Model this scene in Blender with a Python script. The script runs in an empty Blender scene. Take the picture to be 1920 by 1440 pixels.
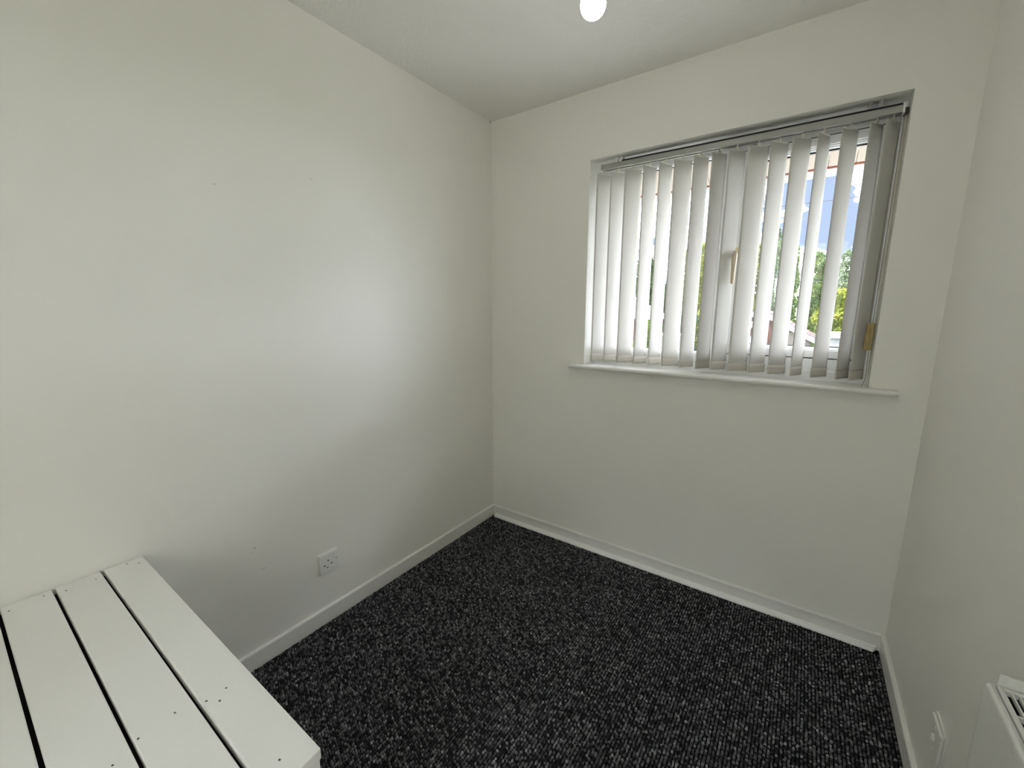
import bpy, bmesh, math, random
import numpy as np
from mathutils import Vector, Matrix

# ------------------------------------------------------------------ camera, sky, sun, exposure
scene = bpy.context.scene
C = bpy.context.collection
CAM = (1.5888, -2.0506, 1.3414)
YAW, PITCH, ROLL, FPX = -0.6118, -0.1758, 0.0021, 776.09
cam_data = bpy.data.cameras.new('camera')
cam_data.sensor_fit = 'HORIZONTAL'
cam_data.sensor_width = 36.0
cam_data.lens = FPX / 1920 * 36.0
cam_data.clip_start = 0.02
cam = bpy.data.objects.new('camera', cam_data)
C.objects.link(cam)
cy, sy, cp, sp = math.cos(YAW), math.sin(YAW), math.cos(PITCH), math.sin(PITCH)
fwd = Vector((sy * cp, cy * cp, sp))
rgt = Vector((cy, -sy, 0))
upv = rgt.cross(fwd)
cr, sr = math.cos(ROLL), math.sin(ROLL)
r2 = cr * rgt + sr * upv
u2 = -sr * rgt + cr * upv
cam.matrix_world = Matrix(((r2.x, u2.x, -fwd.x, CAM[0]), (r2.y, u2.y, -fwd.y, CAM[1]),
                           (r2.z, u2.z, -fwd.z, CAM[2]), (0, 0, 0, 1)))
scene.camera = cam

SKY_STRENGTH = 19.0
SUN_STRENGTH = 9.0
BULB_EMISSION = 48.0
world = bpy.data.worlds.new('sky')
scene.world = world
world.use_nodes = True
wn, wl = world.node_tree.nodes, world.node_tree.links
wn.clear()
w_out = wn.new('ShaderNodeOutputWorld')
w_bg = wn.new('ShaderNodeBackground')
w_bg.inputs['Strength'].default_value = SKY_STRENGTH
w_tc = wn.new('ShaderNodeTexCoord')
w_map = wn.new('ShaderNodeMapping')
w_map.inputs['Scale'].default_value = (1.0, 1.0, 2.2)
w_map.inputs['Location'].default_value = (6.3566, 6.4554, 3.4234)
w_noise = wn.new('ShaderNodeTexNoise')
w_noise.inputs['Scale'].default_value = 4.2
w_noise.inputs['Detail'].default_value = 7.0
w_noise.inputs['Roughness'].default_value = 0.55
w_ramp = wn.new('ShaderNodeValToRGB')
w_ramp.color_ramp.elements[0].position = 0.445
w_ramp.color_ramp.elements[0].color = (0.0245, 0.031, 0.045, 1)
w_ramp.color_ramp.elements[1].position = 0.545
w_ramp.color_ramp.elements[1].color = (0.86, 0.90, 1.0, 1)
wl.new(w_tc.outputs['Generated'], w_map.inputs['Vector'])
wl.new(w_map.outputs['Vector'], w_noise.inputs['Vector'])
wl.new(w_noise.outputs['Fac'], w_ramp.inputs['Fac'])
wl.new(w_ramp.outputs['Color'], w_bg.inputs['Color'])
wl.new(w_bg.outputs['Background'], w_out.inputs['Surface'])

sun_data = bpy.data.lights.new('sun', 'SUN')
sun_data.energy = SUN_STRENGTH
sun_data.angle = math.radians(1.0)
sun_data.color = (1.0, 0.95, 0.86)
sun = bpy.data.objects.new('sun', sun_data)
C.objects.link(sun)
sun.location = (-8, -12, 14)
sun.rotation_euler = Vector((0.75, 0.42, -0.62)).to_track_quat('-Z', 'Y').to_euler()

vs = scene.view_settings
scene.display_settings.display_device = 'sRGB'
vs.view_transform = 'Standard'
vs.look = 'None'
vs.gamma = 1.0
vs.use_curve_mapping = False
vs.exposure = 0.4
scene.cycles.use_denoising = True
scene.cycles.max_bounces = 14
scene.cycles.diffuse_bounces = 8
scene.cycles.transparent_max_bounces = 24
scene.cycles.sample_clamp_indirect = 0.0

# ------------------------------------------------------------------ helpers
rng = random.Random(4)


def new_mat(name, color, rough=0.5, spec=0.5, metallic=0.0):
    m = bpy.data.materials.new(name)
    m.use_nodes = True
    b = m.node_tree.nodes['Principled BSDF']
    b.inputs['Base Color'].default_value = (*color, 1)
    b.inputs['Roughness'].default_value = rough
    b.inputs['Specular IOR Level'].default_value = spec
    b.inputs['Metallic'].default_value = metallic
    return m


def N(m, kind):
    return m.node_tree.nodes.new(kind)


def L(m, a, b):
    m.node_tree.links.new(a, b)


def bsdf(m):
    return m.node_tree.nodes['Principled BSDF']


def add_bump(m, scale, strength, dist=0.002, detail=3.0, coord='Object', stretch=(1, 1, 1)):
    tc = N(m, 'ShaderNodeTexCoord')
    mp = N(m, 'ShaderNodeMapping')
    mp.inputs['Scale'].default_value = stretch
    nz = N(m, 'ShaderNodeTexNoise')
    nz.inputs['Scale'].default_value = scale
    nz.inputs['Detail'].default_value = detail
    bp = N(m, 'ShaderNodeBump')
    bp.inputs['Strength'].default_value = strength
    bp.inputs['Distance'].default_value = dist
    L(m, tc.outputs[coord], mp.inputs['Vector'])
    L(m, mp.outputs['Vector'], nz.inputs['Vector'])
    L(m, nz.outputs['Fac'], bp.inputs['Height'])
    L(m, bp.outputs['Normal'], bsdf(m).inputs['Normal'])
    return nz


def vary(m, c1, c2, scale, lo=0.35, hi=0.65, detail=3.0, stretch=(1, 1, 1)):
    tc = N(m, 'ShaderNodeTexCoord')
    mp = N(m, 'ShaderNodeMapping')
    mp.inputs['Scale'].default_value = stretch
    nz = N(m, 'ShaderNodeTexNoise')
    nz.inputs['Scale'].default_value = scale
    nz.inputs['Detail'].default_value = detail
    rp = N(m, 'ShaderNodeValToRGB')
    rp.color_ramp.elements[0].position = lo
    rp.color_ramp.elements[1].position = hi
    rp.color_ramp.elements[0].color = (*c1, 1)
    rp.color_ramp.elements[1].color = (*c2, 1)
    L(m, tc.outputs['Object'], mp.inputs['Vector'])
    L(m, mp.outputs['Vector'], nz.inputs['Vector'])
    L(m, nz.outputs['Fac'], rp.inputs['Fac'])
    L(m, rp.outputs['Color'], bsdf(m).inputs['Base Color'])
    return rp


def link(o, parent=None):
    C.objects.link(o)
    if parent is not None:
        o.parent = parent
    return o


def obj(name, bm, mat, parent=None, smooth=False, recalc=True):
    if recalc:
        bmesh.ops.recalc_face_normals(bm, faces=bm.faces)
    me = bpy.data.meshes.new(name)
    bm.to_mesh(me)
    bm.free()
    if mat is not None:
        me.materials.append(mat)
    if smooth:
        me.polygons.foreach_set('use_smooth', [True] * len(me.polygons))
    o = bpy.data.objects.new(name, me)
    return link(o, parent)


def tag(o, label=None, cat=None, group=None, kind=None):
    if label:
        o['label'] = label
    if cat:
        o['category'] = cat
    if group:
        o['group'] = group
    if kind:
        o['kind'] = kind
    return o


def empty(name, loc=(0, 0, 0)):
    o = bpy.data.objects.new(name, None)
    o.empty_display_size = 0.05
    o.location = loc
    return link(o)


def adopt(root):
    """children were modelled in world coordinates: keep them there"""
    inv = Matrix.Translation(root.location).inverted()
    for ch in root.children:
        if ch.matrix_parent_inverse == Matrix.Identity(4):
            ch.matrix_parent_inverse = inv


def add_box(bm, lo, hi, bevel=0.0, seg=2, rot=None, pivot=None):
    lo, hi = Vector(lo), Vector(hi)
    c = (lo + hi) / 2
    d = hi - lo
    t = bmesh.new()
    bmesh.ops.create_cube(t, size=1.0)
    for v in t.verts:
        v.co = Vector((v.co.x * d.x, v.co.y * d.y, v.co.z * d.z)) + c
    if bevel > 0:
        bmesh.ops.bevel(t, geom=t.edges[:], offset=bevel, segments=seg, profile=0.5, affect='EDGES')
    if rot is not None:
        pv = Vector(pivot) if pivot is not None else c
        for v in t.verts:
            v.co = rot @ (v.co - pv) + pv
    merge(bm, t)
    return bm


def merge(bm, t):
    mp = {}
    for v in t.verts:
        mp[v] = bm.verts.new(v.co)
    for f in t.faces:
        try:
            nf = bm.faces.new([mp[v] for v in f.verts])
            nf.smooth = f.smooth
        except ValueError:
            pass
    t.free()


def box(name, lo, hi, mat, parent=None, bevel=0.0, seg=2, rot=None, pivot=None):
    return obj(name, add_box(bmesh.new(), lo, hi, bevel, seg, rot, pivot), mat, parent)


def add_prism(bm, profile, frame, a, b):
    """profile: list of (p, q); frame(p, q, t) -> xyz; extruded between t=a and t=b"""
    va = [bm.verts.new(frame(p, q, a)) for p, q in profile]
    vb = [bm.verts.new(frame(p, q, b)) for p, q in profile]
    n = len(profile)
    for i in range(n):
        j = (i + 1) % n
        bm.faces.new((va[i], va[j], vb[j], vb[i]))
    bm.faces.new(va)
    bm.faces.new(vb[::-1])
    return bm


def add_lathe(bm, prof, center, seg=24):
    """prof: list of (r, z) around the vertical axis through center"""
    cx, cy_, cz = center
    rings = []
    for r, z in prof:
        if r < 1e-6:
            rings.append([bm.verts.new((cx, cy_, cz + z))])
        else:
            rings.append([bm.verts.new((cx + r * math.cos(2 * math.pi * k / seg),
                                        cy_ + r * math.sin(2 * math.pi * k / seg), cz + z)) for k in range(seg)])
    for A, B in zip(rings, rings[1:]):
        for k in range(seg):
            k2 = (k + 1) % seg
            if len(A) == 1 and len(B) > 1:
                bm.faces.new((A[0], B[k], B[k2]))
            elif len(B) == 1 and len(A) > 1:
                bm.faces.new((A[k], B[0], A[k2]))
            elif len(A) > 1:
                bm.faces.new((A[k], A[k2], B[k2], B[k]))
    for f in bm.faces:
        f.smooth = True
    return bm


def add_tube(bm, pts, r, seg=8):
    pts = [Vector(p) for p in pts]
    rings = []
    for i, p in enumerate(pts):
        a = pts[max(i - 1, 0)]
        b = pts[min(i + 1, len(pts) - 1)]
        t = (b - a).normalized()
        ref = Vector((0, 0, 1)) if abs(t.z) < 0.9 else Vector((1, 0, 0))
        n1 = t.cross(ref).normalized()
        n2 = t.cross(n1)
        rr = r[i] if isinstance(r, (list, tuple)) else r
        rings.append([bm.verts.new(p + rr * (math.cos(2 * math.pi * k / seg) * n1 + math.sin(2 * math.pi * k / seg) * n2))
                      for k in range(seg)])
    for A, B in zip(rings, rings[1:]):
        for k in range(seg):
            f = bm.faces.new((A[k], A[(k + 1) % seg], B[(k + 1) % seg], B[k]))
            f.smooth = True
    bm.faces.new(rings[0])
    bm.faces.new(rings[-1][::-1])
    return bm


# ------------------------------------------------------------------ materials
WALL_COL = (0.84, 0.83, 0.775)
M = {}


def wall_paint(name, marks=()):
    m = new_mat(name, WALL_COL, 0.55, 0.3)
    b = bsdf(m)
    tc = N(m, 'ShaderNodeTexCoord')
    # rolled-emulsion relief plus slow trowel undulation
    n1 = N(m, 'ShaderNodeTexNoise')
    n1.inputs['Scale'].default_value = 160
    n1.inputs['Detail'].default_value = 3
    n2 = N(m, 'ShaderNodeTexNoise')
    n2.inputs['Scale'].default_value = 4
    n2.inputs['Detail'].default_value = 2
    L(m, tc.outputs['Object'], n1.inputs['Vector'])
    L(m, tc.outputs['Object'], n2.inputs['Vector'])
    b1 = N(m, 'ShaderNodeBump')
    b1.inputs['Strength'].default_value = 0.10
    b1.inputs['Distance'].default_value = 0.001
    b2 = N(m, 'ShaderNodeBump')
    b2.inputs['Strength'].default_value = 0.12
    b2.inputs['Distance'].default_value = 0.02
    L(m, n1.outputs['Fac'], b1.inputs['Height'])
    L(m, n2.outputs['Fac'], b2.inputs['Height'])
    L(m, b1.outputs['Normal'], b2.inputs['Normal'])
    L(m, b2.outputs['Normal'], b.inputs['Normal'])
    # scuffs and nicks that belong to the wall: (point, radii, darkness)
    col = None
    for pt, rad, dark in marks:
        mp = N(m, 'ShaderNodeMapping')
        mp.vector_type = 'TEXTURE'
        mp.inputs['Location'].default_value = pt
        mp.inputs['Scale'].default_value = rad
        ln = N(m, 'ShaderNodeVectorMath')
        ln.operation = 'LENGTH'
        L(m, tc.outputs['Object'], mp.inputs['Vector'])
        L(m, mp.outputs['Vector'], ln.inputs[0])
        mr = N(m, 'ShaderNodeMapRange')
        mr.inputs['From Min'].default_value = 0.4
        mr.inputs['From Max'].default_value = 1.0
        mr.inputs['To Min'].default_value = dark
        mr.inputs['To Max'].default_value = 0.0
        L(m, ln.outputs['Value'], mr.inputs['Value'])
        mx = N(m, 'ShaderNodeMix')
        mx.data_type = 'RGBA'
        L(m, mr.outputs['Result'], mx.inputs['Factor'])
        if col is None:
            mx.inputs['A'].default_value = (*WALL_COL, 1)
        else:
            L(m, col, mx.inputs['A'])
        mx.inputs['B'].default_value = (0.05, 0.05, 0.045, 1)
        col = mx.outputs['Result']
    if col is not None:
        L(m, col, b.inputs['Base Color'])
    return m


M['wall'] = wall_paint('wall_paint')
M['wall_marked'] = wall_paint('wall_paint_scuffed', [
    ((0, -1.4413, 1.7367), (1, 0.009, 0.0025), 0.25),
    ((0, -1.1147, 1.8294), (1, 0.009, 0.0025), 0.25),
    ((0, -1.4484, 0.4706), (1, 0.0045, 0.004), 0.5),
    ((0, -1.4241, 0.3742), (1, 0.010, 0.0035), 0.2),
    ((0, -1.4034, 0.3876), (1, 0.007, 0.003), 0.15),
    ((0, -1.4600, 0.4600), (1, 0.008, 0.003), 0.15),
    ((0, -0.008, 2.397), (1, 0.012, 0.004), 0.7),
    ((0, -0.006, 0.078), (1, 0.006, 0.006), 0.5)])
M['ceiling'] = new_mat('textured_ceiling_paint', (0.86, 0.85, 0.81), 0.7, 0.2)
_m = M['ceiling']
_tc = N(_m, 'ShaderNodeTexCoord')
_v = N(_m, 'ShaderNodeTexVoronoi')
_v.inputs['Scale'].default_value = 85
_v.feature = 'SMOOTH_F1'
_n = N(_m, 'ShaderNodeTexNoise')
_n.inputs['Scale'].default_value = 45
_n.inputs['Detail'].default_value = 4
_a = N(_m, 'ShaderNodeMath')
_a.operation = 'MULTIPLY'
_b = N(_m, 'ShaderNodeBump')
_b.inputs['Strength'].default_value = 0.45
_b.inputs['Distance'].default_value = 0.005
L(_m, _tc.outputs['Object'], _v.inputs['Vector'])
L(_m, _tc.outputs['Object'], _n.inputs['Vector'])
L(_m, _v.outputs['Distance'], _a.inputs[0])
L(_m, _n.outputs['Fac'], _a.inputs[1])
L(_m, _a.outputs['Value'], _b.inputs['Height'])
L(_m, _b.outputs['Normal'], bsdf(_m).inputs['Normal'])

M['gloss'] = new_mat('white_gloss_woodwork', (0.78, 0.775, 0.735), 0.3, 0.5)
add_bump(M['gloss'], 30, 0.05, 0.002)
M['reveal'] = new_mat('reveal_white_paint', (0.87, 0.865, 0.82), 0.5, 0.3)
add_bump(M['reveal'], 60, 0.1, 0.001)
M['trunk'] = new_mat('white_plastic_trim', (0.90, 0.90, 0.88), 0.35, 0.5)
M['plank'] = new_mat('white_eggshell_plank_paint', (0.85, 0.85, 0.81), 0.42, 0.4)
add_bump(M['plank'], 40, 0.12, 0.001, 4, 'Object', (0.15, 1, 1))
M['gap_shade'] = new_mat('plank_gap_shade', (0.02, 0.018, 0.015), 0.9, 0.1)
M['filler'] = new_mat('dark_screw_recess', (0.10, 0.095, 0.085), 0.8, 0.2)
M['upvc'] = new_mat('white_upvc', (0.86, 0.87, 0.87), 0.3, 0.5)
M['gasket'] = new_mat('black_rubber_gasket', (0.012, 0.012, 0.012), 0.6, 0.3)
M['handle'] = new_mat('aged_cream_handle', (0.62, 0.53, 0.36), 0.35, 0.5)
M['steel'] = new_mat('dull_steel', (0.45, 0.45, 0.44), 0.35, 0.5, 1.0)
M['rail'] = new_mat('grey_painted_aluminium_rail', (0.36, 0.36, 0.33), 0.4, 0.5, 0.15)
M['plastic'] = new_mat('white_plastic', (0.80, 0.80, 0.75), 0.35, 0.5)
M['hanger'] = new_mat('cream_plastic_hanger', (0.66, 0.65, 0.57), 0.4, 0.4)
M['dark_plastic'] = new_mat('dark_plastic', (0.03, 0.03, 0.03), 0.5, 0.4)
M['cord'] = new_mat('grey_brown_cord', (0.20, 0.18, 0.14), 0.8, 0.2)
M['cream_cord'] = new_mat('cream_bead_chain', (0.68, 0.62, 0.48), 0.5, 0.3)
M['wood'] = new_mat('oak_tassel', (0.36, 0.27, 0.10), 0.5, 0.3)
vary(M['wood'], (0.26, 0.19, 0.065), (0.44, 0.34, 0.14), 60, stretch=(3, 3, 0.4))
M['radiator'] = new_mat('white_radiator_enamel', (0.72, 0.72, 0.68), 0.35, 0.5)
M['rad_shade'] = new_mat('radiator_inside_shade', (0.03, 0.03, 0.028), 0.8, 0.2)
M['rad_fin'] = new_mat('beige_convector_fin', (0.17, 0.155, 0.12), 0.6, 0.3)


def fabric(name, col, trans, mix):
    m = bpy.data.materials.new(name)
    m.use_nodes = True
    n, l = m.node_tree.nodes, m.node_tree.links
    n.clear()
    out = n.new('ShaderNodeOutputMaterial')
    d = n.new('ShaderNodeBsdfDiffuse')
    t = n.new('ShaderNodeBsdfTranslucent')
    d.inputs['Color'].default_value = (*col, 1)
    t.inputs['Color'].default_value = (*trans, 1)
    mx = n.new('ShaderNodeMixShader')
    mx.inputs['Fac'].default_value = mix
    tc = n.new('ShaderNodeTexCoord')
    wv = n.new('ShaderNodeTexNoise')
    wv.inputs['Scale'].default_value = 300
    mp = n.new('ShaderNodeMapping')
    mp.inputs['Scale'].default_value = (1, 1, 0.15)
    bp = n.new('ShaderNodeBump')
    bp.inputs['Strength'].default_value = 0.15
    bp.inputs['Distance'].default_value = 0.0005
    l.new(tc.outputs['Object'], mp.inputs['Vector'])
    l.new(mp.outputs['Vector'], wv.inputs['Vector'])
    l.new(wv.outputs['Fac'], bp.inputs['Height'])
    l.new(bp.outputs['Normal'], d.inputs['Normal'])
    l.new(d.outputs['BSDF'], mx.inputs[1])
    l.new(t.outputs['BSDF'], mx.inputs[2])
    l.new(mx.outputs['Shader'], out.inputs['Surface'])
    return m


M['slat'] = fabric('cream_blind_fabric', (0.74, 0.73, 0.69), (0.93, 0.915, 0.90), 0.27)
M['pocket'] = fabric('cream_weighted_hem_fabric', (0.78, 0.75, 0.68), (0.80, 0.78, 0.72), 0.40)


def glass_mat():
    m = bpy.data.materials.new('window_glass')
    m.use_nodes = True
    n, l = m.node_tree.nodes, m.node_tree.links
    n.clear()
    out = n.new('ShaderNodeOutputMaterial')
    t = n.new('ShaderNodeBsdfTransparent')
    t.inputs['Color'].default_value = (0.965, 0.97, 0.968, 1)
    g = n.new('ShaderNodeBsdfGlossy')
    g.inputs['Roughness'].default_value = 0.02
    fr = n.new('ShaderNodeFresnel')
    # the two faces of the pane reflect alike: the node flips the ratio on the inner side, so flip it back
    geo = n.new('ShaderNodeNewGeometry')
    mr = n.new('ShaderNodeMapRange')
    mr.inputs['To Min'].default_value = 1.45
    mr.inputs['To Max'].default_value = 1.0 / 1.45
    l.new(geo.outputs['Backfacing'], mr.inputs['Value'])
    l.new(mr.outputs['Result'], fr.inputs['IOR'])
    mx = n.new('ShaderNodeMixShader')
    l.new(fr.outputs['Fac'], mx.inputs['Fac'])
    l.new(t.outputs['BSDF'], mx.inputs[1])
    l.new(g.outputs['BSDF'], mx.inputs[2])
    l.new(mx.outputs['Shader'], out.inputs['Surface'])
    return m


M['glass'] = glass_mat()


def emit(name, col, s):
    m = bpy.data.materials.new(name)
    m.use_nodes = True
    n, l = m.node_tree.nodes, m.node_tree.links
    n.clear()
    out = n.new('ShaderNodeOutputMaterial')
    e = n.new('ShaderNodeEmission')
    e.inputs['Color'].default_value = (*col, 1)
    e.inputs['Strength'].default_value = s
    l.new(e.outputs['Emission'], out.inputs['Surface'])
    return m


M['bulb'] = emit('lit_bulb', (1.0, 0.985, 0.93), BULB_EMISSION)

# ------------------------------------------------------------------ room shell
W, H, DEP = 1.9772, 2.40, 3.05           # room width (x), height (z), depth (y from 0 to -DEP)
X0, X1, Z0, Z1 = 0.6259, 1.8104, 1.0549, 2.0833   # window opening
TH = 0.20                                # outer wall thickness


def struct(o):
    o['kind'] = 'structure'
    return o


floor = struct(box('floor', (-0.14, -DEP - 1.83, -0.20), (W + 0.14, TH, -0.006), new_mat('carpet_backing', (0.008, 0.008, 0.009), 0.95, 0.1)))
struct(box('ceiling', (-0.14, -DEP - 0.14, H), (W + 0.14, TH, H + 0.22), M['ceiling']))
struct(box('wall_left', (-0.14, -DEP - 0.14, -0.006), (0, 0, H), M['wall_marked']))
struct(box('wall_right', (W, -DEP - 0.14, -0.006), (W + 0.14, 0, H), M['wall']))
# rear wall behind the camera; doorway, landing and roof window added unseen as fill light
D0, D1, DH = 1.10, 1.90, 2.04
LY = -DEP - 0.14 - 1.55
bm = bmesh.new()
add_box(bm, (0, -DEP - 0.14, -0.006), (D0, -DEP, H))
add_box(bm, (D1, -DEP - 0.14, -0.006), (W, -DEP, H))
add_box(bm, (D0, -DEP - 0.14, DH), (D1, -DEP, H))
struct(obj('wall_rear', bm, M['wall']))
bm = bmesh.new()
for a, b, z0, z1 in ((D0 - 0.05, D0, 0, DH + 0.05), (D1, D1 + 0.05, 0, DH + 0.05), (D0, D1, DH, DH + 0.05)):
    add_box(bm, (a, -DEP - 0.152, z0), (b, -DEP + 0.012, z1), 0.003)
struct(obj('fill_doorway', bm, M['gloss']))
bm = bmesh.new()
add_box(bm, (-0.14, LY, -0.006), (0, -DEP - 0.14, H))
add_box(bm, (W, LY, -0.006), (W + 0.14, -DEP - 0.14, H))
add_box(bm, (-0.14, LY - 0.14, -0.006), (W + 0.14, LY, H))
struct(obj('fill_landing_wall', bm, M['wall']))
kx0, kx1, ky0, ky1 = 0.15, 1.90, LY + 0.06, LY + 1.42
bm = bmesh.new()
add_box(bm, (-0.14, LY - 0.14, H), (kx0, -DEP - 0.14, H + 0.22))
add_box(bm, (kx1, LY - 0.14, H), (W + 0.14, -DEP - 0.14, H + 0.22))
add_box(bm, (kx0, LY - 0.14, H), (kx1, ky0, H + 0.22))
add_box(bm, (kx0, ky1, H), (kx1, -DEP - 0.14, H + 0.22))
struct(obj('fill_landing_ceiling', bm, M['ceiling']))
bm = bmesh.new()
for a, b, c, d in ((kx0, kx0 + 0.05, ky0, ky1), (kx1 - 0.05, kx1, ky0, ky1), (kx0 + 0.05, kx1 - 0.05, ky0, ky0 + 0.05), (kx0 + 0.05, kx1 - 0.05, ky1 - 0.05, ky1)):
    add_box(bm, (a, c, H + 0.12), (b, d, H + 0.20), 0.002)
fill_win = struct(obj('fill_skylight', bm, M['upvc']))  # added skylight out of view, sized to send fill light through the doorway
box('pane', (kx0 + 0.045, ky0 + 0.045, H + 0.155), (kx1 - 0.045, ky1 - 0.045, H + 0.161), M['glass'], fill_win)
bm = bmesh.new()
# window wall as one slab with the opening cut through it
xs_, zs_ = [-0.14, X0, X1, W + 0.14], [-0.006, Z0 - 0.02, Z1, H]
gv = {}
for yi, yv in enumerate((0.0, TH)):
    for i, xv in enumerate(xs_):
        for k, zv in enumerate(zs_):
            gv[(i, k, yi)] = bm.verts.new((xv, yv, zv))
for i in range(3):
    for k in range(3):
        if i == 1 and k == 1:
            continue
        bm.faces.new([gv[(i, k, 0)], gv[(i + 1, k, 0)], gv[(i + 1, k + 1, 0)], gv[(i, k + 1, 0)]])
        bm.faces.new([gv[(i, k, 1)], gv[(i, k + 1, 1)], gv[(i + 1, k + 1, 1)], gv[(i + 1, k, 1)]])
for i in range(3):
    for k in (0, 3):
        bm.faces.new([gv[(i, k, 0)], gv[(i + 1, k, 0)], gv[(i + 1, k, 1)], gv[(i, k, 1)]])
    for k in (0, 3):
        bm.faces.new([gv[(k, i, 0)], gv[(k, i + 1, 0)], gv[(k, i + 1, 1)], gv[(k, i, 1)]])
for a, b in (((1, 1), (2, 1)), ((2, 1), (2, 2)), ((2, 2), (1, 2)), ((1, 2), (1, 1))):
    f = bm.faces.new([gv[(*a, 0)], gv[(*b, 0)], gv[(*b, 1)], gv[(*a, 1)]])
    f.material_index = 1
wall_back = struct(obj('wall_back', bm, M['wall']))
wall_back.data.materials.append(M['reveal'])

# baseboards: rounded-over top edge
BH, BT = 0.066, 0.013


def base_profile():
    pts = [(0, -0.005), (BT, -0.005), (BT, BH - 0.006)]
    for k in range(1, 5):
        a = math.pi / 2 * k / 4
        pts.append((BT - 0.006 + 0.006 * math.cos(a), BH - 0.006 + 0.006 * math.sin(a)))
    pts.append((0, BH + 0.001))
    return pts


BP = base_profile()
struct(obj('baseboard_left', add_prism(bmesh.new(), BP, lambda p, q, t: (p, t, q), -DEP, 0.0), M['gloss']))
struct(obj('baseboard_back', add_prism(bmesh.new(), BP, lambda p, q, t: (t, -p, q), BT, W - BT), M['gloss']))
struct(obj('baseboard_right', add_prism(bmesh.new(), BP, lambda p, q, t: (W - p, t, q), -DEP, 0.0), M['gloss']))
# white plastic edging strip at the foot of the window wall, two-step profile, ends cut on the slant
bm = bmesh.new()
prof = [(BT, -0.004), (0.036, -0.004), (0.036, 0.004), (0.032, 0.009), (0.026, 0.0105), (0.025, 0.0095), (0.024, 0.0125), (BT, 0.0135)]
add_prism(bm, prof, lambda p, q, t: (0.028 + 0.004 * (p - BT) / 0.023 if t == 0 else 1.957 - 0.014 * (p - BT) / 0.023, -p, q), 0, 1)
struct(obj('trim_1', bm, M['trunk']))

# ------------------------------------------------------------------ carpet: tufted loops, charcoal with grey flecks
def build_carpet():
    r = np.random.default_rng(7)
    px, py = 0.0106, 0.0081
    gx = np.arange(BT + 0.006, W - BT - 0.004, px)
    gy = np.arange(-DEP + 0.02, -0.016, py)
    X, Y = np.meshgrid(gx, gy, indexing='ij')
    # alternate ribs are half a stitch out of step
    Y = Y + (np.arange(len(gx)) % 2)[:, None] * py * 0.5
    x = (X + r.normal(0, 0.0008, X.shape)).ravel()
    y = (Y + r.normal(0, 0.0009, X.shape)).ravel()
    keep = ~((x < 0.93) & (y < -1.80)) & ~((y > -0.0400) & (x > 0.02) & (x < 1.96)) & (y < -0.014)
    x, y = x[keep], y[keep]
    n = len(x)
    h = 0.0062 + r.normal(0, 0.0009, n)
    rx = 0.0043 * (1 + r.normal(0, 0.12, n))
    ry = 0.0041 * (1 + r.normal(0, 0.12, n))
    S = 6
    V = np.zeros((n, 2 * S + 1, 3), np.float32)
    tx, ty = r.normal(0, 0.0007, n), r.normal(0, 0.0007, n)      # each loop leans a little
    for k in range(S):
        a = 2 * math.pi * (k + 0.5) / S
        V[:, k, 0] = x + rx * math.cos(a)
        V[:, k, 1] = y + ry * math.sin(a)
        V[:, k, 2] = -0.0065
        V[:, S + k, 0] = x + tx * 0.6 + rx * math.cos(a) * 0.82
        V[:, S + k, 1] = y + ty * 0.6 + ry * math.sin(a) * 0.82
        V[:, S + k, 2] = -0.0055 + h * 0.68
    V[:, 2 * S, 0], V[:, 2 * S, 1], V[:, 2 * S, 2] = x + tx, y + ty, -0.0055 + h
    quads = np.array([[k, (k + 1) % S, S + (k + 1) % S, S + k] for k in range(S)])
    tris = np.array([[S + k, S + (k + 1) % S, 2 * S] for k in range(S)])
    NV = 2 * S + 1
    base = (np.arange(n) * NV)[:, None, None]
    Q = (base + quads[None]).reshape(-1, 4)
    T = (base + tris[None]).reshape(-1, 3)
    loops = np.concatenate([Q.ravel(), T.ravel()]).astype(np.int32)
    starts = np.concatenate([np.arange(len(Q)) * 4, len(Q) * 4 + np.arange(len(T)) * 3]).astype(np.int32)
    me = bpy.data.meshes.new('carpet_pile')
    me.vertices.add(n * NV)
    me.vertices.foreach_set('co', V.ravel())
    me.loops.add(len(loops))
    me.loops.foreach_set('vertex_index', loops)
    me.polygons.add(len(starts))
    me.polygons.foreach_set('loop_start', starts)
    me.polygons.foreach_set('use_smooth', np.ones(len(starts), bool))
    me.update(calc_edges=True)
    # yarn shade per loop: mostly charcoal and mid grey with single pale flecks
    v = r.random(n)
    shade = np.where(v < 0.34, 0.030, np.where(v < 0.68, 0.080, np.where(v < 0.93, 0.145, 0.25)))
    shade = shade * (1 + r.normal(0, 0.2, n)).clip(0.4, 1.8)
    at = me.attributes.new('yarn', 'FLOAT', 'POINT')
    at.data.foreach_set('value', np.repeat(shade, NV).astype(np.float32))
    m = new_mat('charcoal_loop_carpet', (0.02, 0.02, 0.02), 0.9, 0.15)
    an = N(m, 'ShaderNodeAttribute')
    an.attribute_name = 'yarn'
    cb = N(m, 'ShaderNodeCombineColor')
    ml = N(m, 'ShaderNodeMath')
    ml.operation = 'MULTIPLY'
    ml.inputs[1].default_value = 1.04
    L(m, an.outputs['Fac'], ml.inputs[0])
    L(m, an.outputs['Fac'], cb.inputs['Red'])
    L(m, an.outputs['Fac'], cb.inputs['Green'])
    L(m, ml.outputs['Value'], cb.inputs['Blue'])
    L(m, cb.outputs['Color'], bsdf(m).inputs['Base Color'])
    me.materials.append(m)
    o = link(bpy.data.objects.new('carpet_pile', me), floor)
    o['kind'] = 'stuff'
    o['label'] = 'charcoal loop pile carpet with grey flecks'
    return o


build_carpet()

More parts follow.
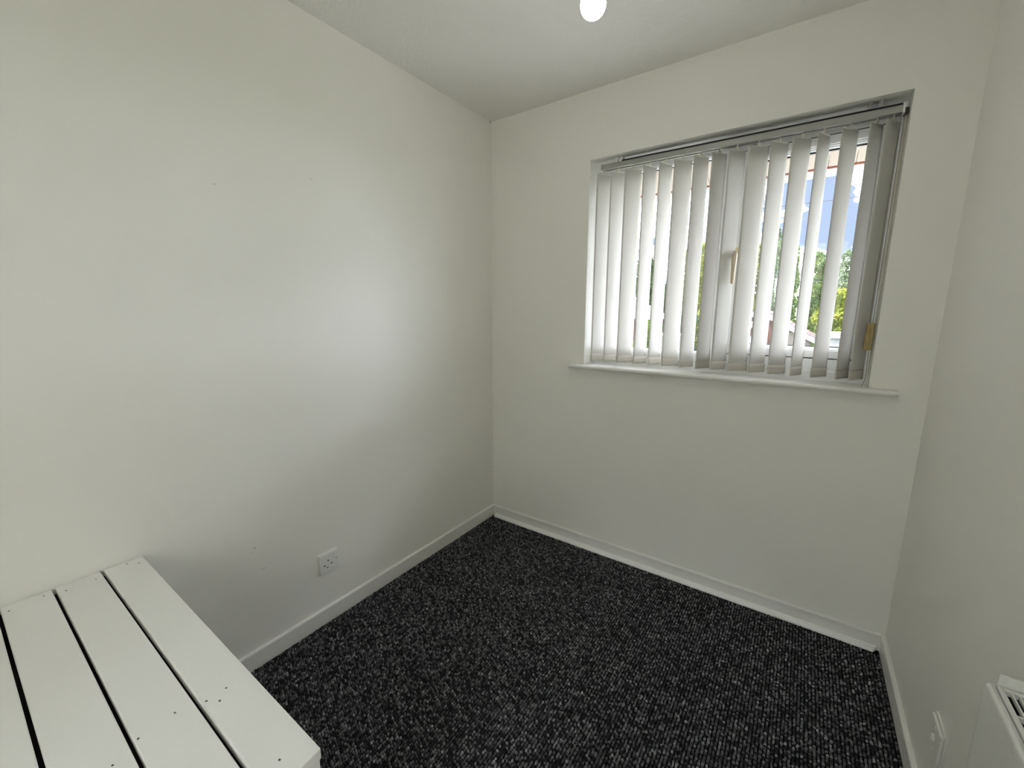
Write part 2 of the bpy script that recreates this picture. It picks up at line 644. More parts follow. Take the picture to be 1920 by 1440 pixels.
# ------------------------------------------------------------------ window
win = struct(empty('window_1', ((X0 + X1) / 2, 0.13, Z0)))
FY0, FY1 = 0.105, 0.170
bm = bmesh.new()
FZ0 = Z0
add_box(bm, (X0 - 0.005, FY0, FZ0 - 0.015), (X1 + 0.005, FY1, 1.1435), 0.002)           # cill rail
add_box(bm, (X0 - 0.005, FY0, 2.0215), (X1 + 0.005, FY1, Z1 + 0.004), 0.002)          # head
add_box(bm, (X0 - 0.005, FY0, 1.1435), (X0 + 0.058, FY1, 2.0215), 0.002)                   # left jamb
add_box(bm, (X1 - 0.045, FY0, 1.1435), (X1 + 0.005, FY1, 2.0215), 0.002)                   # right jamb
add_box(bm, (1.225, FY0, 1.1435), (1.2935, FY1, 2.0215), 0.002)                             # mullion
add_box(bm, (X0 - 0.003, FY0 - 0.012, FZ0 - 0.015), (X1 + 0.003, FY0 + 0.01, 1.094), 0.003)  # inner add-on cill
obj('frame', bm, M['upvc'], win)
# fixed light on the left: bead, gasket, pane
L0, L1, LZ0, LZ1 = X0 + 0.058, 1.225, 1.1435, 2.0215


def ring(bm, x0, x1, z0, z1, w, y0, y1, bev=0.0015):
    add_box(bm, (x0, y0, z0), (x1, y1, z0 + w), bev)
    add_box(bm, (x0, y0, z1 - w), (x1, y1, z1), bev)
    add_box(bm, (x0, y0, z0 + w), (x0 + w, y1, z1 - w), bev)
    add_box(bm, (x1 - w, y0, z0 + w), (x1, y1, z1 - w), bev)


bm = bmesh.new()
ring(bm, L0 - 0.003, L1 + 0.003, LZ0 - 0.003, LZ1 + 0.003, 0.007, 0.112, 0.14, 0.001)
obj('bead', bm, M['upvc'], win)
bm = bmesh.new()
ring(bm, L0 + 0.001, L1 - 0.001, LZ0 + 0.001, LZ1 - 0.001, 0.006, 0.134, 0.142, 0.0)
obj('gasket', bm, M['gasket'], win)
box('pane', (L0 + 0.002, 0.139, LZ0 + 0.002), (L1 - 0.002, 0.145, LZ1 - 0.002), M['glass'], win)
# opening casement on the right: sash with its own bead, gasket, pane and handle
S0, S1, SZ0, SZ1 = 1.2965, 1.7625, 1.1475, 2.0175
G0, G1, GZ0, GZ1 = 1.346, 1.714, 1.1925, 1.972
bm = bmesh.new()
w_ = 0.033
ring(bm, S0, S1, SZ0, SZ1, w_, 0.100, 0.165, 0.003)
sash = obj('casement_sash', bm, M['upvc'], win)
bm = bmesh.new()
ring(bm, S0 + w_ - 0.002, S1 - w_ + 0.002, SZ0 + w_ - 0.002, SZ1 - w_ + 0.002, 0.008, 0.106, 0.135, 0.002)
ring(bm, S0 + w_ + 0.005, S1 - w_ - 0.005, SZ0 + w_ + 0.004, SZ1 - w_ - 0.004, 0.007, 0.113, 0.14, 0.002)
obj('bead', bm, M['upvc'], sash)
bm = bmesh.new()
ring(bm, S0 + w_ + 0.0115, S1 - w_ - 0.0115, GZ0 - 0.002, GZ1 + 0.002, 0.005, 0.132, 0.142, 0.0)
obj('gasket', bm, M['gasket'], sash)
box('pane', (S0 + w_ + 0.008, 0.139, SZ0 + w_ + 0.008), (S1 - w_ - 0.008, 0.145, SZ1 - w_ - 0.008), M['glass'], sash)
bm = bmesh.new()
ring(bm, S0 - 0.003, S1 + 0.003, SZ0 - 0.0035, SZ1 + 0.0035, 0.003, 0.107, 0.12, 0.0)
obj('gasket', bm, M['gasket'], win)
# espagnolette handle, lever hanging down
hx = 1.3025
bm = bmesh.new()
add_box(bm, (hx - 0.011, 0.090, 1.565), (hx + 0.011, 0.1005, 1.620), 0.003)
add_box(bm, (hx - 0.008, 0.062, 1.574), (hx + 0.008, 0.092, 1.596), 0.005)
hand = obj('handle', bm, M['handle'], sash)
bm = bmesh.new()
add_tube(bm, [(hx, 0.068, 1.600), (hx, 0.063, 1.590), (hx, 0.061, 1.56), (hx, 0.060, 1.51), (hx, 0.061, 1.468), (hx, 0.063, 1.460)],
         [0.006, 0.0105, 0.0105, 0.0085, 0.0075, 0.004], 10)
obj('lever', bm, M['handle'], hand)
# window board with bullnose front
bm = bmesh.new()
sp_ = [(0.106, 1.035), (-0.038, 1.035)]
for k in range(1, 8):
    a = -math.pi / 2 - math.pi * k / 8
    sp_.append((-0.038 + 0.010 * math.cos(a), 1.045 + 0.010 * math.sin(a)))
sp_ += [(-0.038, 1.055), (0.106, 1.055)]
# narrower between the reveals, with horns over the wall face
t = bmesh.new()
add_prism(t, [(p, q) for p, q in sp_ if p < 0.0] + [(0.0005, 1.055), (0.0005, 1.035)], lambda p, q, s: (s, p, q), 0.5545, 1.8918)
merge(bm, t)
add_box(bm, (X0, 0.0004, 1.035), (X1, 0.106, 1.055))
obj('sill', bm, M['gloss'], win)
adopt(win)

# ------------------------------------------------------------------ vertical blind
blind = tag(empty('vertical_blind', (1.23, 0.055, 2.03)),
            'cream vertical blind of sixteen fabric slats hanging in the window recess', 'blind')
SLATS = [(0.681, 58), (0.754, 55), (0.8294, 46), (0.9101, 63), (0.9834, 65), (1.0597, 44), (1.1358, 58), (1.2091, 59),
         (1.2772, 54), (1.3556, 37), (1.4301, 51), (1.5039, 47), (1.5751, 64), (1.6528, 54), (1.728, 60), (1.7732, 58)]
YC = 0.055
RT0, RT1 = 2.060, 2.052      # rail top at its left and right ends (it sags slightly to the right)


def rail_z(x):
    return RT0 + (RT1 - RT0) * (x - 0.667) / (1.795 - 0.667)


bm = bmesh.new()
rp = [(0.034, -0.024), (0.033, -0.004), (0.036, 0), (0.074, 0), (0.077, -0.004), (0.076, -0.024), (0.066, -0.024), (0.066, -0.020), (0.044, -0.020), (0.044, -0.024)]
add_prism(bm, rp, lambda p, q, t: (t, p, rail_z(t) + q), 0.669, 1.791)
head = obj('head_rail', bm, M['rail'], blind)
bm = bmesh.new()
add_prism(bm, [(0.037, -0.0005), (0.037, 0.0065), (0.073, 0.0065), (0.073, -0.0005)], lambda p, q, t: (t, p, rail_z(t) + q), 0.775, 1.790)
obj('gap_shadow_strip', bm, M['gasket'], head)  # black strip painting the shadow gap between rail and recess top
bm = bmesh.new()
add_box(bm, (0.663, 0.032, 2.033), (0.669, 0.078, 2.062), 0.001)
obj('end_cap', bm, M['plastic'], head)
bm = bmesh.new()
add_box(bm, (1.791, 0.032, 2.024), (1.797, 0.078, 2.054), 0.001)
obj('end_cap', bm, M['plastic'], head)
bm = bmesh.new()
add_box(bm, (1.797, 0.036, 2.022), (1.807, 0.074, 2.042), 0.002)
obj('cord_guide', bm, M['dark_plastic'], head)
for bx in (0.745, 0.772, 1.700, 1.730):
    bm = bmesh.new()
    add_box(bm, (bx - 0.006, 0.040, rail_z(bx) - 0.002), (bx + 0.006, 0.070, Z1), 0.001)
    obj('bracket', bm, M['plastic'] if bx < 1 else M['steel'], head)

SW, ZT, ZB = 0.089, 2.018, 1.074


def slat_mesh(z0, z1, bow, nx=8, nz=12, thick=0.0006, skew=0.0, w=SW, yo=0.0):
    bm = bmesh.new()
    grid = {}
    for s in (0, 1):
        for i in range(nx + 1):
            u = i / nx * 2 - 1
            for k in range(nz + 1):
                v = k / nz
                y = bow * (1 - u * u) * (0.4 + 0.6 * v) + (thick if s else 0) + skew * math.sin(v * 3.1) * u + yo
                grid[(s, i, k)] = bm.verts.new((u * w / 2, y, z0 + (z1 - z0) * v))
    for i in range(nx):
        for k in range(nz):
            bm.faces.new((grid[(0, i, k)], grid[(0, i + 1, k)], grid[(0, i + 1, k + 1)], grid[(0, i, k + 1)])).smooth = True
            bm.faces.new((grid[(1, i, k)], grid[(1, i, k + 1)], grid[(1, i + 1, k + 1)], grid[(1, i + 1, k)])).smooth = True
    for k in range(nz):
        for i in (0, nx):
            bm.faces.new((grid[(0, i, k)], grid[(0, i, k + 1)], grid[(1, i, k + 1)], grid[(1, i, k)]))
    for i in range(nx):
        for k in (0, nz):
            bm.faces.new((grid[(0, i, k)], grid[(0, i + 1, k)], grid[(1, i + 1, k)], grid[(1, i, k)]))
    return bm


pocket_me = hanger_me = clip_me = None
for i, (sx, th) in enumerate(SLATS):
    R = Matrix.Rotation(math.radians(th), 4, 'Z')
    zt = rail_z(sx) - 0.040
    bow = rng.uniform(0.0008, 0.0022)
    so = obj('slat', slat_mesh(ZB + 0.004, zt, bow, skew=rng.uniform(-0.0015, 0.0015)), M['slat'], blind)
    so.matrix_parent_inverse = Matrix.Translation(blind.location).inverted()
    so.matrix_basis = Matrix.Translation((sx, YC, 0)) @ R
    if pocket_me is None:
        a = obj('weight_pocket', slat_mesh(ZB, ZB + 0.038, 0.0012, 8, 3, 0.0042, w=SW + 0.0006, yo=-0.0018), M['pocket'], so)
        bm = bmesh.new()
        add_box(bm, (-0.040, -0.0002, -0.004), (0.040, 0.0022, 0.0008), 0.0005)
        add_box(bm, (-0.008, -0.001, 0.0), (0.008, 0.003, 0.010), 0.0008)
        add_box(bm, (-0.002, -0.001, 0.008), (0.0025, 0.0025, 0.026), 0.0006)
        b = obj('hanger', bm, M['hanger'], so)
        bm = bmesh.new()
        add_box(bm, (-SW / 2 - 0.003, -0.002, ZB + 0.030), (-SW / 2 + 0.004, 0.003, ZB + 0.035), 0.0006)
        c = obj('chain_clip', bm, M['plastic'], so)
        pocket_me, hanger_me, clip_me = a.data, b.data, c.data
    else:
        a = link(bpy.data.objects.new('weight_pocket', pocket_me), so)
        b = link(bpy.data.objects.new('hanger', hanger_me), so)
        c = link(bpy.data.objects.new('chain_clip', clip_me), so)
    c2 = link(bpy.data.objects.new('chain_clip', clip_me), so)
    c2.location.x = SW
    b.location = (0, 0, zt)
# control cords on the right, with the wooden tassel, and the cream bead chain
bm = bmesh.new()
add_tube(bm, [(1.789, 0.040, 2.030), (1.7875, 0.038, 1.7), (1.787, 0.037, 1.295)], 0.0009, 6)
obj('cord', bm, M['cord'], blind)
bm = bmesh.new()
add_tube(bm, [(1.7985, 0.040, 2.024), (1.7985, 0.038, 1.7), (1.7975, 0.037, 1.295)], 0.0009, 6)
obj('cord', bm, M['cord'], blind)
bm = bmesh.new()
add_tube(bm, [(1.7985, 0.037, 1.196), (1.7990, 0.037, 1.15), (1.8005, 0.036, 1.105), (1.7990, 0.030, 1.080), (1.793, 0.018, 1.062), (1.788, 0.005, 1.0562)], 0.001, 6)
obj('cord', bm, M['cord'], blind)
bm = bmesh.new()
add_box(bm, (1.7800, 0.029, 1.194), (1.8035, 0.045, 1.296), 0.002)
tas = obj('tassel', bm, M['wood'], blind)
tas['label'] = 'brown wooden tassel on the cords'
bm = bmesh.new()
for xx, zb_ in ((1.8025, 1.42), (1.8065, 1.10)):
    add_tube(bm, [(xx, 0.050, 2.024), (xx, 0.052, 1.7), (xx, 0.055, zb_)], 0.0013, 6)
obj('chain', bm, M['cream_cord'], blind)
adopt(blind)

# ------------------------------------------------------------------ pendant bulb
BX, BY, BZ = 1.068, -0.955, 2.070
lamp = tag(empty('pendant_lamp', (BX, BY, H)), 'bare lit white bulb hanging from the ceiling', 'lamp')
obj('ceiling_rose', add_lathe(bmesh.new(), [(0, 0), (0.038, 0), (0.038, -0.008), (0.03, -0.02), (0.012, -0.026), (0, -0.026)], (BX, BY, H)), M['plastic'], lamp)
obj('cord', add_tube(bmesh.new(), [(BX, BY, H - 0.024), (BX, BY, BZ + 0.16)], 0.003, 8), M['plastic'], lamp)
obj('lamp_holder', add_lathe(bmesh.new(), [(0, 0.165), (0.010, 0.163), (0.016, 0.145), (0.018, 0.112), (0.0, 0.112)], (BX, BY, BZ)), M['plastic'], lamp)
bulb = obj('bulb', add_lathe(bmesh.new(), [(0, 0.0)] + [(0.032 * math.sin(math.pi * k / 14), 0.032 - 0.032 * math.cos(math.pi * k / 14)) for k in range(1, 9)]
                             + [(0.031, 0.046), (0.027, 0.060), (0, 0.060)], (BX, BY, BZ), 32), M['bulb'], lamp)
obj('bulb_base', add_lathe(bmesh.new(), [(0, 0.0602), (0.027, 0.0602), (0.0245, 0.07), (0.018, 0.095), (0.0135, 0.1), (0.0135, 0.114), (0, 0.114)], (BX, BY, BZ), 32), M['plastic'], bulb)
adopt(lamp)

# ------------------------------------------------------------------ plank-topped box against the left wall
PZ, PX, PY = 0.6027, 0.986, -1.7535
pbox = tag(empty('plank_box', (0.45, -2.2, 0)), 'low box with a white painted plank top against the left wall', 'box')
pitch, gap = 0.0951, 0.0068
y = PY
HOLES = [(0.0289, -1.9604), (0.0466, -1.9223), (0.0454, -1.8645), (0.0228, -1.7946), (0.5136, -1.8421), (0.7218, -1.8002),
         (0.7224, -1.8339), (0.7426, -1.8189), (0.7021, -1.877), (0.7076, -1.9309), (0.7293, -1.9684), (0.945, -1.806),
         (0.0465, -1.772), (0.705, -2.03), (0.04, -2.02)]
hole_me = None
first_hole = True
k = 0
while y - pitch > -DEP:
    y1, y0 = y, y - (pitch - gap)
    wob = rng.uniform(-0.0012, 0.0012)
    bm = bmesh.new()
    add_box(bm, (0.004 + abs(wob), y0, PZ - 0.020), (PX + wob, y1, PZ), 0.0032, 3)
    if k == 0:   # the outer corners of the first plank are worn round
        for v in bm.verts:
            for cx_, s in ((PX + wob, 1), (0.004 + abs(wob), -1)):
                r = 0.012
                cxx, cyy = cx_ - s * r, y1 - r
                dx, dy = (v.co.x - cxx) * s, v.co.y - cyy
                if dx > 0 and dy > 0:
                    d = math.hypot(dx, dy)
                    if d > r * 0.98:
                        f = r / d
                        v.co.x, v.co.y = cxx + s * dx * f, cyy + dy * f
    pl = obj('plank', bm, M['plank'], pbox)
    for hx_, hy_ in HOLES:
        if y0 < hy_ < y1:
            if hole_me is None:
                bm = bmesh.new()
                add_lathe(bm, [(0, 0.0003), (0.0021, 0.0003), (0.0024, 0.0)], (0, 0, 0), 10)
                t = obj('screw_hole', bm, M['filler'], pl)
                hole_me = t.data
            else:
                t = link(bpy.data.objects.new('screw_hole', hole_me), pl)
            t.location = (hx_, hy_, PZ)
            t.scale = (1, rng.uniform(0.6, 1.0), 1)
            t.rotation_euler.z = rng.uniform(-1, 1)
    y -= pitch
    k += 1
yend = y + gap
bz1 = PZ - 0.0205
bm = bmesh.new()
add_box(bm, (0.962, yend, 0.0), (0.981, PY - 0.004, bz1), 0.002)
obj('front_panel', bm, M['plank'], pbox)
bm = bmesh.new()
add_box(bm, (BT + 0.001, PY - 0.024, 0.0), (0.9615, PY - 0.006, bz1), 0.002)
obj('side_panel', bm, M['plank'], pbox)
# added near-black sheet under the planks, its colour stands for shade in the gaps
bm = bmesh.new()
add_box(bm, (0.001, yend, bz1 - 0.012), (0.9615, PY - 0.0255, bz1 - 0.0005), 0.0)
obj('gap_shade_sheet', bm, M['gap_shade'], pbox)
adopt(pbox)

# ------------------------------------------------------------------ sockets
def socket(name, label, place, round_outlet=False):
    """place(u, v, w): u across the plate to the right, v up, w out of the wall; 86 mm square plate"""
    root = empty(name, place(0, 0, 0))

    def bx(nm, u0, u1, v0, v1, w0, w1, mat, par, bev=0.001):
        bm = bmesh.new()
        add_box(bm, (u0, v0, w0), (u1, v1, w1), bev)
        for v in bm.verts:
            v.co = Vector(place(*v.co))
        return obj(nm, bm, mat, par)
    h = 0.043
    bx('back_box', -h - 0.002, h - 0.001, -h + 0.001, h + 0.003, 0.0, 0.0055, M['plastic'], root, 0.001)
    pl = bx('face_plate', -h, h, -h + 0.001, h - 0.001, 0.0058, 0.013, M['plastic'], root, 0.002)
    if round_outlet:
        bm = bmesh.new()
        add_lathe(bm, [(0.0075, 0.0126), (0.0105, 0.0126), (0.0105, 0.0166), (0.0080, 0.0172), (0.0062, 0.0172), (0.0055, 0.0140), (0, 0.0140)], (0, 0, 0), 20)
        for v in bm.verts:
            v.co = Vector(place(v.co.x, v.co.y, v.co.z))
        obj('outlet', bm, M['plastic'], pl)
        for v_ in (0.030, -0.030):
            bx('screw_cap', -0.0035, 0.0035, v_ - 0.0035, v_ + 0.0035, 0.0128, 0.0140, M['plastic'], pl, 0.001)
    else:
        for (u, v, a, b) in ((-0.005, 0.010, 0.0022, 0.0042), (-0.022, -0.008, 0.0040, 0.0024), (0.009, -0.008, 0.0040, 0.0024), (-0.010, -0.020, 0.0042, 0.0018)):
            bx('pin_slot', u - a, u + a, v - b, v + b, 0.0128, 0.01325, M['dark_plastic'], pl, 0.0003)
        sw = bx('switch', 0.022, 0.035, 0.008, 0.034, 0.0132, 0.0168, M['plastic'], pl, 0.0015)
        bx('switch_mark', 0.030, 0.035, 0.0042, 0.0078, 0.0128, 0.0142, M['dark_plastic'], pl, 0.0004)
    tag(root, label, 'socket')
    adopt(root)
    return root


socket('wall_socket', 'white single switched socket low on the left wall above the baseboard', lambda u, v, w: (w, -1.1728 + u, 0.2715 + v))
socket('wall_socket', 'white outlet plate low on the right wall seen edge on beside the radiator', lambda u, v, w: (W - w, -0.708 - u, 0.2685 + v), True)

# ------------------------------------------------------------------ radiator on the right wall
RX0, RX1 = 1.892, W - 0.028        # front face, back panel
RY1, RY0 = -1.122, -2.02           # far end, near end
RZ0, RZ1 = 0.17, 0.742
rad = tag(empty('radiator', (1.93, -1.55, RZ0)), 'white panel radiator with a top grille on the right wall', 'radiator')
bm = bmesh.new()
ny, nz = 240, 40
DIM = [(-1.1413 - 0.0335 * q, 0.7185) for q in range(26)]
gr = {}
ys_ = [RY1 + (RY0 - RY1) * i / ny for i in range(ny + 1)]
zs2 = [RZ0 + (RZ1 - 0.10 - RZ0) * i / 12 for i in range(12)] + [RZ1 - 0.10 + 0.10 * i / 34 for i in range(35)]
for i, yv in enumerate(ys_):
    for k2, zv in enumerate(zs2):
        dx = 0.0
        if zv > 0.69:
            q = round((-1.1413 - yv) / 0.0335)
            if 0 <= q < 26:
                d2 = ((yv + 1.1413 + 0.0335 * q) / 0.0045) ** 2 + ((zv - 0.7185) / 0.0050) ** 2
                dx = 0.0026 * math.exp(-d2)
        if zv > RZ1 - 0.008:
            a = (zv - (RZ1 - 0.008)) / 0.008
            dx += 0.0045 * (1 - math.sqrt(max(0, 1 - a * a)))
        gr[(i, k2)] = bm.verts.new((RX0 + dx, yv, zv))
for i in range(ny):
    for k2 in range(len(zs2) - 1):
        bm.faces.new((gr[(i, k2)], gr[(i + 1, k2)], gr[(i + 1, k2 + 1)], gr[(i, k2 + 1)])).smooth = True
# return edges give the panel its thickness
n2 = len(zs2) - 1
for i in range(ny):
    a, b = gr[(i, n2)].co, gr[(i + 1, n2)].co
    v = [bm.verts.new((p.x + 0.006, p.y, p.z - 0.003)) for p in (a, b)]
    bm.faces.new((gr[(i, n2)], gr[(i + 1, n2)], v[1], v[0]))
for i in (0, ny):
    for k2 in range(n2):
        a, b = gr[(i, k2)].co, gr[(i, k2 + 1)].co
        v = [bm.verts.new((RX0 + 0.012, p.y, p.z)) for p in (a, b)]
        bm.faces.new((gr[(i, k2)], gr[(i, k2 + 1)], v[1], v[0]))
obj('front_panel', bm, M['radiator'], rad, recalc=False)
box('back_panel', (RX1 - 0.012, RY0, RZ0), (RX1, RY1, RZ1 - 0.012), M['radiator'], rad, 0.003)
box('end_panel', (RX0 + 0.0125, RY1 - 0.0015, RZ0), (RX1 - 0.0125, RY1 + 0.002, 0.7625), M['radiator'], rad, 0.0008)
box('end_panel', (RX0 + 0.0125, RY0 - 0.002, RZ0), (RX1 - 0.0125, RY0 + 0.002, 0.7625), M['radiator'], rad, 0.0008)
# top grille: outer frame, crossbars and thin bars running the length
gx0, gx1, gz0, gz1 = RX0 + 0.0115, RX1 - 0.001, RZ1 - 0.006, RZ1 + 0.002
bm = bmesh.new()
add_box(bm, (gx0, RY0 + 0.003, gz0), (gx0 + 0.006, RY1 - 0.003, gz1), 0.001)
add_box(bm, (gx1 - 0.006, RY0 + 0.003, gz0), (gx1, RY1 - 0.003, gz1), 0.001)
add_box(bm, (gx0 + 0.006, RY1 - 0.012, gz0), (gx1 - 0.006, RY1 - 0.003, gz1), 0.001)
add_box(bm, (gx0 + 0.006, RY0 + 0.003, gz0), (gx1 - 0.006, RY0 + 0.010, gz1), 0.001)
grille = obj('top_grille', bm, M['radiator'], rad)
nb = 4
for q in range(1, nb):
    xx = gx0 + 0.006 + (gx1 - gx0 - 0.012) * q / nb
    box('grille_bar', (xx - 0.0012, RY0 + 0.010, gz0 + 0.001), (xx + 0.0012, RY1 - 0.012, gz1 - 0.0005), M['radiator'], grille)
yy = RY1 - 0.012 - 0.052
while yy > RY0 + 0.02:
    box('grille_bar', (gx0 + 0.006, yy - 0.0022, gz0 + 0.0005), (gx1 - 0.006, yy + 0.0022, gz1 - 0.0002), M['radiator'], grille)
    yy -= 0.055
# convector fins seen through the grille
bm = bmesh.new()
pts = []
nf = 54
for q in range(nf + 1):
    yv = RY1 - 0.03 + (RY0 - RY1 + 0.06) * q / nf
    pts.append((RX0 + (0.020 if q % 2 else 0.042), yv))
va = [(bm.verts.new((px_, py_, RZ0 + 0.05)), bm.verts.new((px_, py_, RZ1 - 0.045))) for px_, py_ in pts]
for a, b in zip(va, va[1:]):
    bm.faces.new((a[0], b[0], b[1], a[1]))
obj('convector_fin', bm, M['rad_fin'], rad)
for xx in (RX0 + 0.014, RX1 - 0.02):
    add = add_tube(bmesh.new(), [(xx + 0.004, RY0 + 0.01, RZ1 - 0.035), (xx + 0.004, RY1 - 0.01, RZ1 - 0.035)], 0.006, 10)
    obj('water_channel', add, M['rad_fin'], rad)
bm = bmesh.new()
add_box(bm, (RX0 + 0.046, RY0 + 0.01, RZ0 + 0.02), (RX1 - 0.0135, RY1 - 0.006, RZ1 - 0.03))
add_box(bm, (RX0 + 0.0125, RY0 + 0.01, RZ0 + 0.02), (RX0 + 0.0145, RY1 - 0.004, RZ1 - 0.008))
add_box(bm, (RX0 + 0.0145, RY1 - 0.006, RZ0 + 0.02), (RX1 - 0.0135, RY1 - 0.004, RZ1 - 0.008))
obj('void_shade_liner', bm, M['rad_shade'], rad)  # near-black liner boxes, shade inside the radiator put in as colour
for yv in (-1.30, -1.85):
    box('wall_bracket', (RX1, yv - 0.015, RZ0 + 0.1), (W - 0.0015, yv + 0.015, RZ1 - 0.08), M['steel'], rad, 0.001)
adopt(rad)

# ------------------------------------------------------------------ outside: eaves, wires, neighbours, trees
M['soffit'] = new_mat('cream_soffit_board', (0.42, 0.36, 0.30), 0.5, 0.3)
M['soffit_trim'] = new_mat('red_brown_tile_edge', (0.30, 0.10, 0.07), 0.7, 0.2)
eave = empty('trim_2', (1.0, 0.5, 2.06))
struct(eave)
# sloping boarded soffit running down from the wall head to the gutter
EY0, EZ0, EY1, EZ1 = 0.203, 2.082, 0.470, 1.996
bx_ = -0.9
soff_me = None
while bx_ < 3.4:
    if soff_me is None:
        bm = bmesh.new()
        t = bmesh.new()
        add_box(t, (0.0004, EY0, 0), (0.0996, EY1, 0.012), 0.003)
        for v in t.verts:
            v.co.z += EZ0 + (EZ1 - EZ0) * (v.co.y - EY0) / (EY1 - EY0)
        merge(bm, t)
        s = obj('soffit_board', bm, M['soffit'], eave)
        soff_me = s.data
    else:
        s = link(bpy.data.objects.new('soffit_board', soff_me), eave)
    s.location.x = bx_
    bx_ += 0.10
box('tile_edge', (-0.9, EY1 + 0.001, EZ1 - 0.006), (3.4, EY1 + 0.009, EZ1 + 0.03), M['soffit_trim'], eave)
box('gutter', (-0.9, EY1 + 0.010, EZ1 - 0.024), (3.4, EY1 + 0.085, EZ1 + 0.06), M['upvc'], eave, 0.01)
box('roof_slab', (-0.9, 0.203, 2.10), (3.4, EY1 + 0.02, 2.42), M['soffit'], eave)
for ch in eave.children:
    ch.matrix_parent_inverse = Matrix.Translation(eave.location).inverted()

GZ = -2.6
M['grass'] = new_mat('lawn', (0.10, 0.18, 0.04), 0.9, 0.1)
vary(M['grass'], (0.03, 0.05, 0.014), (0.06, 0.088, 0.026), 1.5)
struct(box('ground', (-40, -40, GZ - 0.3), (40, 60, GZ), M['grass']))


def cable(pts, label, col=M['dark_plastic'], r=0.012):
    bm = bmesh.new()
    (x0, y0, z0), (x1, y1, z1), sag = pts
    P = []
    for k in range(25):
        t = k / 24
        P.append((x0 + (x1 - x0) * t, y0 + (y1 - y0) * t, z0 + (z1 - z0) * t - sag * 4 * t * (1 - t)))
    add_tube(bm, P, r, 6)
    return tag(obj('overhead_cable', bm, col), label, 'cable')


M['paving'] = new_mat('pale_concrete_paving', (0.50, 0.48, 0.44), 0.9, 0.1)
vary(M['paving'], (0.18, 0.175, 0.165), (0.25, 0.24, 0.23), 2)
struct(box('driveway', (-14, 0.3, GZ), (14, 9.0, GZ + 0.02), M['paving']))


cable(((-12, 9.5, 3.80), (14, 9.0, 3.82), 0.20), 'upper dark overhead cable crossing the sky behind the blind', r=0.008)
M['pale_cable'] = new_mat('pale_green_cable', (0.06, 0.07, 0.05), 0.6, 0.3)
cable(((-12, 14.3, 2.35), (12, 14.0, 2.35), 0.12), 'lower pale overhead cable crossing in front of the trees', M['pale_cable'], r=0.007)

# neighbouring bungalow, gable towards the window
M['brick'] = new_mat('red_brick', (0.5, 0.2, 0.13), 0.85, 0.15)
_m = M['brick']
_tc = N(_m, 'ShaderNodeTexCoord')
_mp = N(_m, 'ShaderNodeMapping')
_mp.inputs['Rotation'].default_value = (math.radians(90), 0, 0)
_br = N(_m, 'ShaderNodeTexBrick')
_br.inputs['Scale'].default_value = 1.0
_br.inputs['Brick Width'].default_value = 0.225
_br.inputs['Row Height'].default_value = 0.075
_br.inputs['Mortar Size'].default_value = 0.006
_br.inputs['Color1'].default_value = (0.055, 0.019, 0.012, 1)
_br.inputs['Color2'].default_value = (0.043, 0.015, 0.010, 1)
_br.inputs['Mortar'].default_value = (0.055, 0.046, 0.04, 1)
L(_m, _tc.outputs['Object'], _mp.inputs['Vector'])
L(_m, _mp.outputs['Vector'], _br.inputs['Vector'])
L(_m, _br.outputs['Color'], bsdf(_m).inputs['Base Color'])
M['render'] = new_mat('cream_render', (0.085, 0.076, 0.067), 0.85, 0.1)
M['tile'] = new_mat('red_clay_tile', (0.45, 0.22, 0.18), 0.8, 0.15)
vary(M['tile'], (0.036, 0.022, 0.019), (0.058, 0.036, 0.032), 3)
M['grey_tile'] = new_mat('grey_concrete_tile', (0.12, 0.11, 0.11), 0.85, 0.1)
M['white_paint'] = new_mat('white_painted_timber', (0.16, 0.165, 0.17), 0.45, 0.4)
M['dark_glass'] = new_mat('house_window_glass', (0.25, 0.33, 0.42), 0.08, 0.6)


